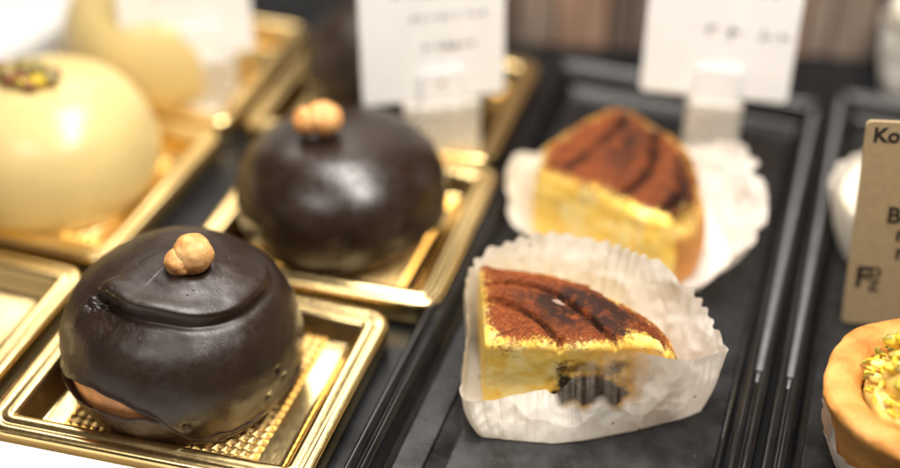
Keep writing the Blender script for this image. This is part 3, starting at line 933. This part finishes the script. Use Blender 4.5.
for k, (dx, dy, dz, r, mi) in enumerate([(-.75, 1.15, 3.55, .34, 0), (-.2, 1.35, 3.75, .40, 0), (-.45, 1.0, 3.7, .3, 0), (-1.0, .65, 3.4, .28, 0), (-1.62, .35, 2.72, .22, 1), (-1.6, -.2, 2.72, .20, 1), (-1.2, .1, 3.2, .2, 0), (.3, 1.3, 3.7, .34, 0), (-.8, -.5, 3.4, .24, 0), (-1.25, -.35, 3.15, .22, 0), (-.6, .45, 3.65, .24, 0), (-.9, .25, 3.5, .22, 0), (-1.35, .8, 3.1, .24, 0), (-.3, .7, 3.8, .22, 0), (-1.0, -.9, 3.1, .22, 0), (-.55, -.9, 3.35, .2, 0), (-.15, 1.05, 3.95, .26, 0)]):
    V, F = blob((TC[0] + dx, TC[1] + dy, dz), r, 200 + k, (1.25, .75, .7), 22, 14, .3, 1.5, .05)
    part('pistachio_piece', V + [0, 0, .38 if r > 0 and dz > 3 else .22], F, (PIST, CUSTARD)[mi], t)
pb = [(TC[0] + 2.35 * math.cos(a), TC[1] + 2.35 * math.sin(a)) for a in np.linspace(0, 2 * PI, 24, endpoint=False)]
prm = [(TC[0] + 2.8 * math.cos(a), TC[1] + 2.8 * math.sin(a), 1.55 + .1 * math.sin(3 * a)) for a in np.linspace(0, 2 * PI, 24, endpoint=False)]
paper_case(pb, prm, 'white paper case holding the golden tart at the right edge', 40, .05, N=500, M=16, seed=8.0, belly=.0)

# pale cake in a paper cup behind the kraft card
BC = (18.75, 13.9)
pb = [(BC[0] + 1.7 * math.cos(a), BC[1] + 1.7 * math.sin(a)) for a in np.linspace(0, 2 * PI, 24, endpoint=False)]
prm = [(BC[0] + 2.35 * math.cos(a), BC[1] + 2.35 * math.sin(a), 2.5) for a in np.linspace(0, 2 * PI, 24, endpoint=False)]
paper_case(pb, prm, 'white paper case half hidden behind the brown kraft card', 26, .10, N=360, M=16, seed=12.0)
t = thing('cream_cake', 'pale cream cake in the paper case behind the brown kraft card', 'cake', (*BC, ZT))
V, F = lathe(BC, [(1.6, .2), (1.95, 1.9), (2.0, 2.3), (1.6, 2.9), (.9, 3.2), (.01, 3.3)], seed=40); part('sponge', V, F, WCREAM, t)
V, F = blob((BC[0], BC[1], 3.5), .3, 71); part('hazelnut', V, F, NUT, t)


# ------------------------------------------------------------------ price cards and holders
def place(base_l, base_r, lean):
    """matrix of a card: local x along the bottom edge, local z up, y backwards; origin at the bottom left"""
    a = Vector(base_l); b = Vector(base_r)
    x = (b - a).normalized(); up = Vector((0, 0, 1))
    y = up.cross(x).normalized(); z = x.cross(y)
    R = Matrix((x, y, z)).transposed().to_4x4()
    return Matrix.Translation(a) @ R @ Matrix.Rotation(math.radians(lean), 4, 'X')


def card_solid(w, h, th, r):
    c = [(0, 0), (w, 0), (w, h), (0, h)]
    V, F = rings([[(p[0], p[1], z) for p in quad_loop(c, i, r, 0, 8)] for i, z in ((.02, 0), (0, .02), (0, th - .02), (.02, th))], cap0=True, cap1=True)
    return np.stack([V[:, 0], th - V[:, 2], V[:, 1]], -1), [f[::-1] for f in F]


def scribble(x0, x1, z, h, seed, wt=.05, gap=.25):
    """a line of small illegible print: short strokes"""
    r = random.Random(seed); vs = []
    x = x0
    while x < x1:
        wl = r.uniform(.5, 1.0) * h
        for k in range(r.randint(2, 3)):
            a = r.uniform(-.3, .3) if k % 2 == 0 else PI / 2 + r.uniform(-.4, .4)
            L = h * r.uniform(.5, 1.0)
            v, f = box(-wt / 2, -.012, -L / 2, wt / 2, -.002, L / 2)
            M = Matrix.Translation((x + r.uniform(0, wl), 0, z + r.uniform(-.15, .15) * h)) @ Matrix.Rotation(a, 4, 'Y')
            vs.append(xform((v, f), M))
        x += wl + (gap * h * 3 if r.random() < .18 else gap * h)
    return vs


def price_card(bl, br, h, lean, label, lines, holder_label, zfoot, dot=False, hw=2.6, hc=.5, gz=2.0):
    w = (Vector(br) - Vector(bl)).length
    M = place(bl, br, lean)
    t = thing('price_card', label, 'price card', bl, 'white price cards')
    V, F = xform(card_solid(w, h, .14, .18), M); part('card', V, F, CARD, t, smooth=False)
    for (x0, x1, z, hh, wt) in lines:
        V, F = join(*[xform(s, M) for s in scribble(x0, x1, z, hh, int(x0 * 97 + z * 13), wt)])
        part('printed_line', V, F, INK, t, smooth=False)
    M2 = place(bl, br, 0)
    k = thing('card_holder', holder_label, 'card holder', (bl[0], bl[1], zfoot), 'clear acrylic card holders')
    xm = w * hc; dz = bl[2] - zfoot
    V, F = xform(box(xm - hw / 2, -.30, -dz + .06, xm + hw / 2, .42, -.12, .06), M2); part('upright', V, F, ACRYL, k, smooth=False)
    V, F = xform(box(xm - hw / 2 - .1, -.75, -dz, xm + hw / 2 + .1, .95, -dz + .12, .04), M2); part('foot', V, F, ACRYL, k, smooth=False)
    # gripping clip in front of the card
    V, F = xform(box(xm - .75, -.20, -.5, xm + .75, -.05, 1.1, .05), M2 @ Matrix.Rotation(math.radians(lean), 4, 'X')); part('clip', V, F, CARD, k, smooth=False)
    V, F = xform(box(xm - .75, .20, -.5, xm + .75, .34, 1.1, .05), M2 @ Matrix.Rotation(math.radians(lean), 4, 'X')); part('clip', V, F, CARD, k, smooth=False)
    if dot:
        v, f = blob((xm, -.22, .72), .10, 3, (1, .4, 1), 16, 10); V, F = xform((v, f), M2 @ Matrix.Rotation(math.radians(lean), 4, 'X'))
        part('clip_dot', V, F, KRAFT, k)


price_card((.65, 12.75, 2.8), (5.0, 15.15, 2.8), 5.4, -4, 'white price card in the middle, behind the second chocolate dome',
           [(1.1, 3.5, 4.0, .34, .05), (1.6, 4.2, 3.1, .34, .05), (2.1, 3.9, 2.0, .36, .07)],
           'clear acrylic holder gripping the middle price card', .24, True, 2.7, .55)
price_card((9.55, 16.3, 3.1), (14.5, 17.0, 3.1), 5.6, -4, 'white price card on the right, behind the blurred cake slice',
           [(.8, 1.6, 3.9, .45, .05), (2.0, 4.2, 4.0, .4, .05), (1.9, 2.6, 2.5, .55, .06), (2.8, 4.3, 2.4, .5, .06)],
           'clear acrylic holder under the right-hand price card', .16, False, 1.9, .52)
price_card((-9.1, 13.55, 2.5), (-4.75, 15.55, 2.5), 5.0, -4, 'white price card on the left, behind the mousse dome with nuts',
           [(1.3, 3.2, 2.55, .36, .07), (1.2, 3.4, 3.7, .3, .05)],
           'clear acrylic holder in the tray below the left-hand price card', .24, False, 2.4, .60)

# brown kraft card with black lettering
bl = Vector((17.5, 9.6, .2)); 
M = place((17.5, 9.6, .2), (19.2, 9.85, .2), -9) @ Matrix.Rotation(math.radians(-3.2), 4, 'Y')
t = thing('kraft_card', 'brown kraft card with black lettering behind the tart', 'card', (17.5, 9.6, .2))
V, F = xform(card_solid(5.2, 6.75, .12, .16), M); part('card', V, F, KRAFT, t, smooth=False)


def lettering(body, x, z, size, name='lettering', bold=.03):
    cu = bpy.data.curves.new(name, 'FONT'); cu.body = body; cu.size = size; cu.extrude = .004; cu.offset = bold * size
    ob = bpy.data.objects.new(name, cu); COL.objects.link(ob)
    dg = bpy.context.evaluated_depsgraph_get()
    me = bpy.data.meshes.new_from_object(ob.evaluated_get(dg))
    V = np.array([v.co[:] for v in me.vertices]); F = [list(p.vertices) for p in me.polygons]
    bpy.data.objects.remove(ob); bpy.data.meshes.remove(me); bpy.data.curves.remove(cu)
    V = np.stack([V[:, 0] + x, -V[:, 2] - .012, V[:, 1] + z], -1)
    V, F = xform((V, F), M)
    part(name, V, F, KINK, t, smooth=False)


lettering('Ko', .22, 6.12, .62)
lettering('Bu', .90, 3.55, .72)
lettering('re', 1.22, 2.95, .72)
lettering('re', 1.28, 2.35, .72)
lettering('F', .22, 1.35, .95)
lettering('D', .62, 1.68, .48)
lettering('Z', .64, 1.22, .48)

# ------------------------------------------------------------------ behind: wooden slats and a bun
t = thing('wooden_screen', 'dark brown wooden slat screen behind the black trays', 'screen', (12, 25, 0))
a0 = Vector((1.0, 22.6, 0)); a1 = Vector((30.0, 29.6, 0))
dx = (a1 - a0).normalized(); L = (a1 - a0).length
yaw = Matrix.Translation(a0) @ Matrix.Rotation(math.atan2(dx.y, dx.x), 4, 'Z')
xs = 0
while xs < L - 1:
    w = random.choice((.7, 1.1, 1.6, 2.1)); x_ = xs; xs += w
    V, F = xform(box(x_ + .05, random.uniform(-.15, .1), .02, x_ + w - .05, .5, 12, .06), yaw); part('slat', V, F, WOOD, t, smooth=False)
V, F = xform(box(0, .6, .02, L, 1.0, 11.5, .06), yaw); part('back_board', V, F, WOOD, t, smooth=False)
UC = (18.9, 24.6)
pb = [(UC[0] + 1.2 * math.cos(a), UC[1] + 1.2 * math.sin(a)) for a in np.linspace(0, 2 * PI, 24, endpoint=False)]
prm = [(UC[0] + 1.7 * math.cos(a), UC[1] + 1.7 * math.sin(a), 3.0) for a in np.linspace(0, 2 * PI, 24, endpoint=False)]
paper_case(pb, prm, 'white paper cup under the round cream bun at the top right corner', 22, .10, N=300, M=14, seed=15.0, zb=.02)
V, F = blob((UC[0], UC[1], 3.6), 1.5, 5, (1, 1, .95), 60, 36, .04)
tag(obj('cream_bun', V, F, WCREAM), 'round cream bun in a paper cup at the top right corner', 'bun')

# ------------------------------------------------------------------ camera
f_px = 1350.0
Yc = Vector((560, 1044, -f_px)).normalized()
p = math.atan2(1044, f_px); Zc = Vector((0, math.cos(p), math.sin(p)))
Xc = Yc.cross(Zc)
cam = bpy.data.cameras.new('camera'); co = bpy.data.objects.new('camera', cam); COL.objects.link(co)
R = Matrix((Xc, Yc, Zc)).to_4x4()
co.matrix_world = Matrix.Translation(Vector((15.79, -23.81, 27.78)) * S) @ R
cam.sensor_width = 36; cam.lens = f_px / 900 * 36
cam.clip_start = .01; cam.clip_end = 50
cam.dof.use_dof = True; cam.dof.focus_distance = .366; cam.dof.aperture_fstop = 2.9; cam.dof.aperture_blades = 0
scene.camera = co


# ------------------------------------------------------------------ light
def area(name, loc, target, sx, sy, power, color):
    l = bpy.data.lights.new(name, 'AREA'); l.shape = 'RECTANGLE'; l.size = sx * S; l.size_y = sy * S; l.energy = power; l.color = color
    o = bpy.data.objects.new(name, l); o.location = Vector(loc) * S
    o.rotation_euler = (Vector(target) - Vector(loc)).to_track_quat('-Z', 'Y').to_euler(); COL.objects.link(o); return o


area('case_lamp', (11, 8, 46), (10, 7, 0), 52, 13, 5.8, (1, .95, .885))
area('shop_lamp', (-8, -30, 56), (8, 8, 0), 26, 18, 1.3, (1, .95, .89))
area('rear_lamp', (-26, 46, 44), (0, 4, 0), 34, 14, .8, (1, .92, .84))

w = bpy.data.worlds.new('World'); scene.world = w; w.use_nodes = True
nt = w.node_tree; nt.nodes.clear(); g = NT(nt)
out = g.n('ShaderNodeOutputWorld'); bg = g.n('ShaderNodeBackground'); g.l(bg.outputs[0], out.inputs[0])
tc = g.n('ShaderNodeTexCoord').outputs['Generated']
sep = g.n('ShaderNodeSeparateXYZ'); g.l(tc, sep.inputs[0])
blobs = g.ramp(g.noise(2.2, 2, .5, tc), [(.42, (.015, .011, .008)), (.56, (.19, .15, .11)), (.68, (1.55, 1.33, 1.05))])
g.l(blobs, bg.inputs[0]); bg.inputs[1].default_value = .5

scene.view_settings.view_transform = 'Standard'; scene.view_settings.look = 'None'
scene.view_settings.exposure = 0; scene.view_settings.gamma = 1
scene.render.engine = 'CYCLES'
scene.cycles.use_denoising = True
scene.cycles.max_bounces = 10; scene.cycles.transparent_max_bounces = 12
for o in list(bpy.data.objects):
    if 'org' in o: del o['org']
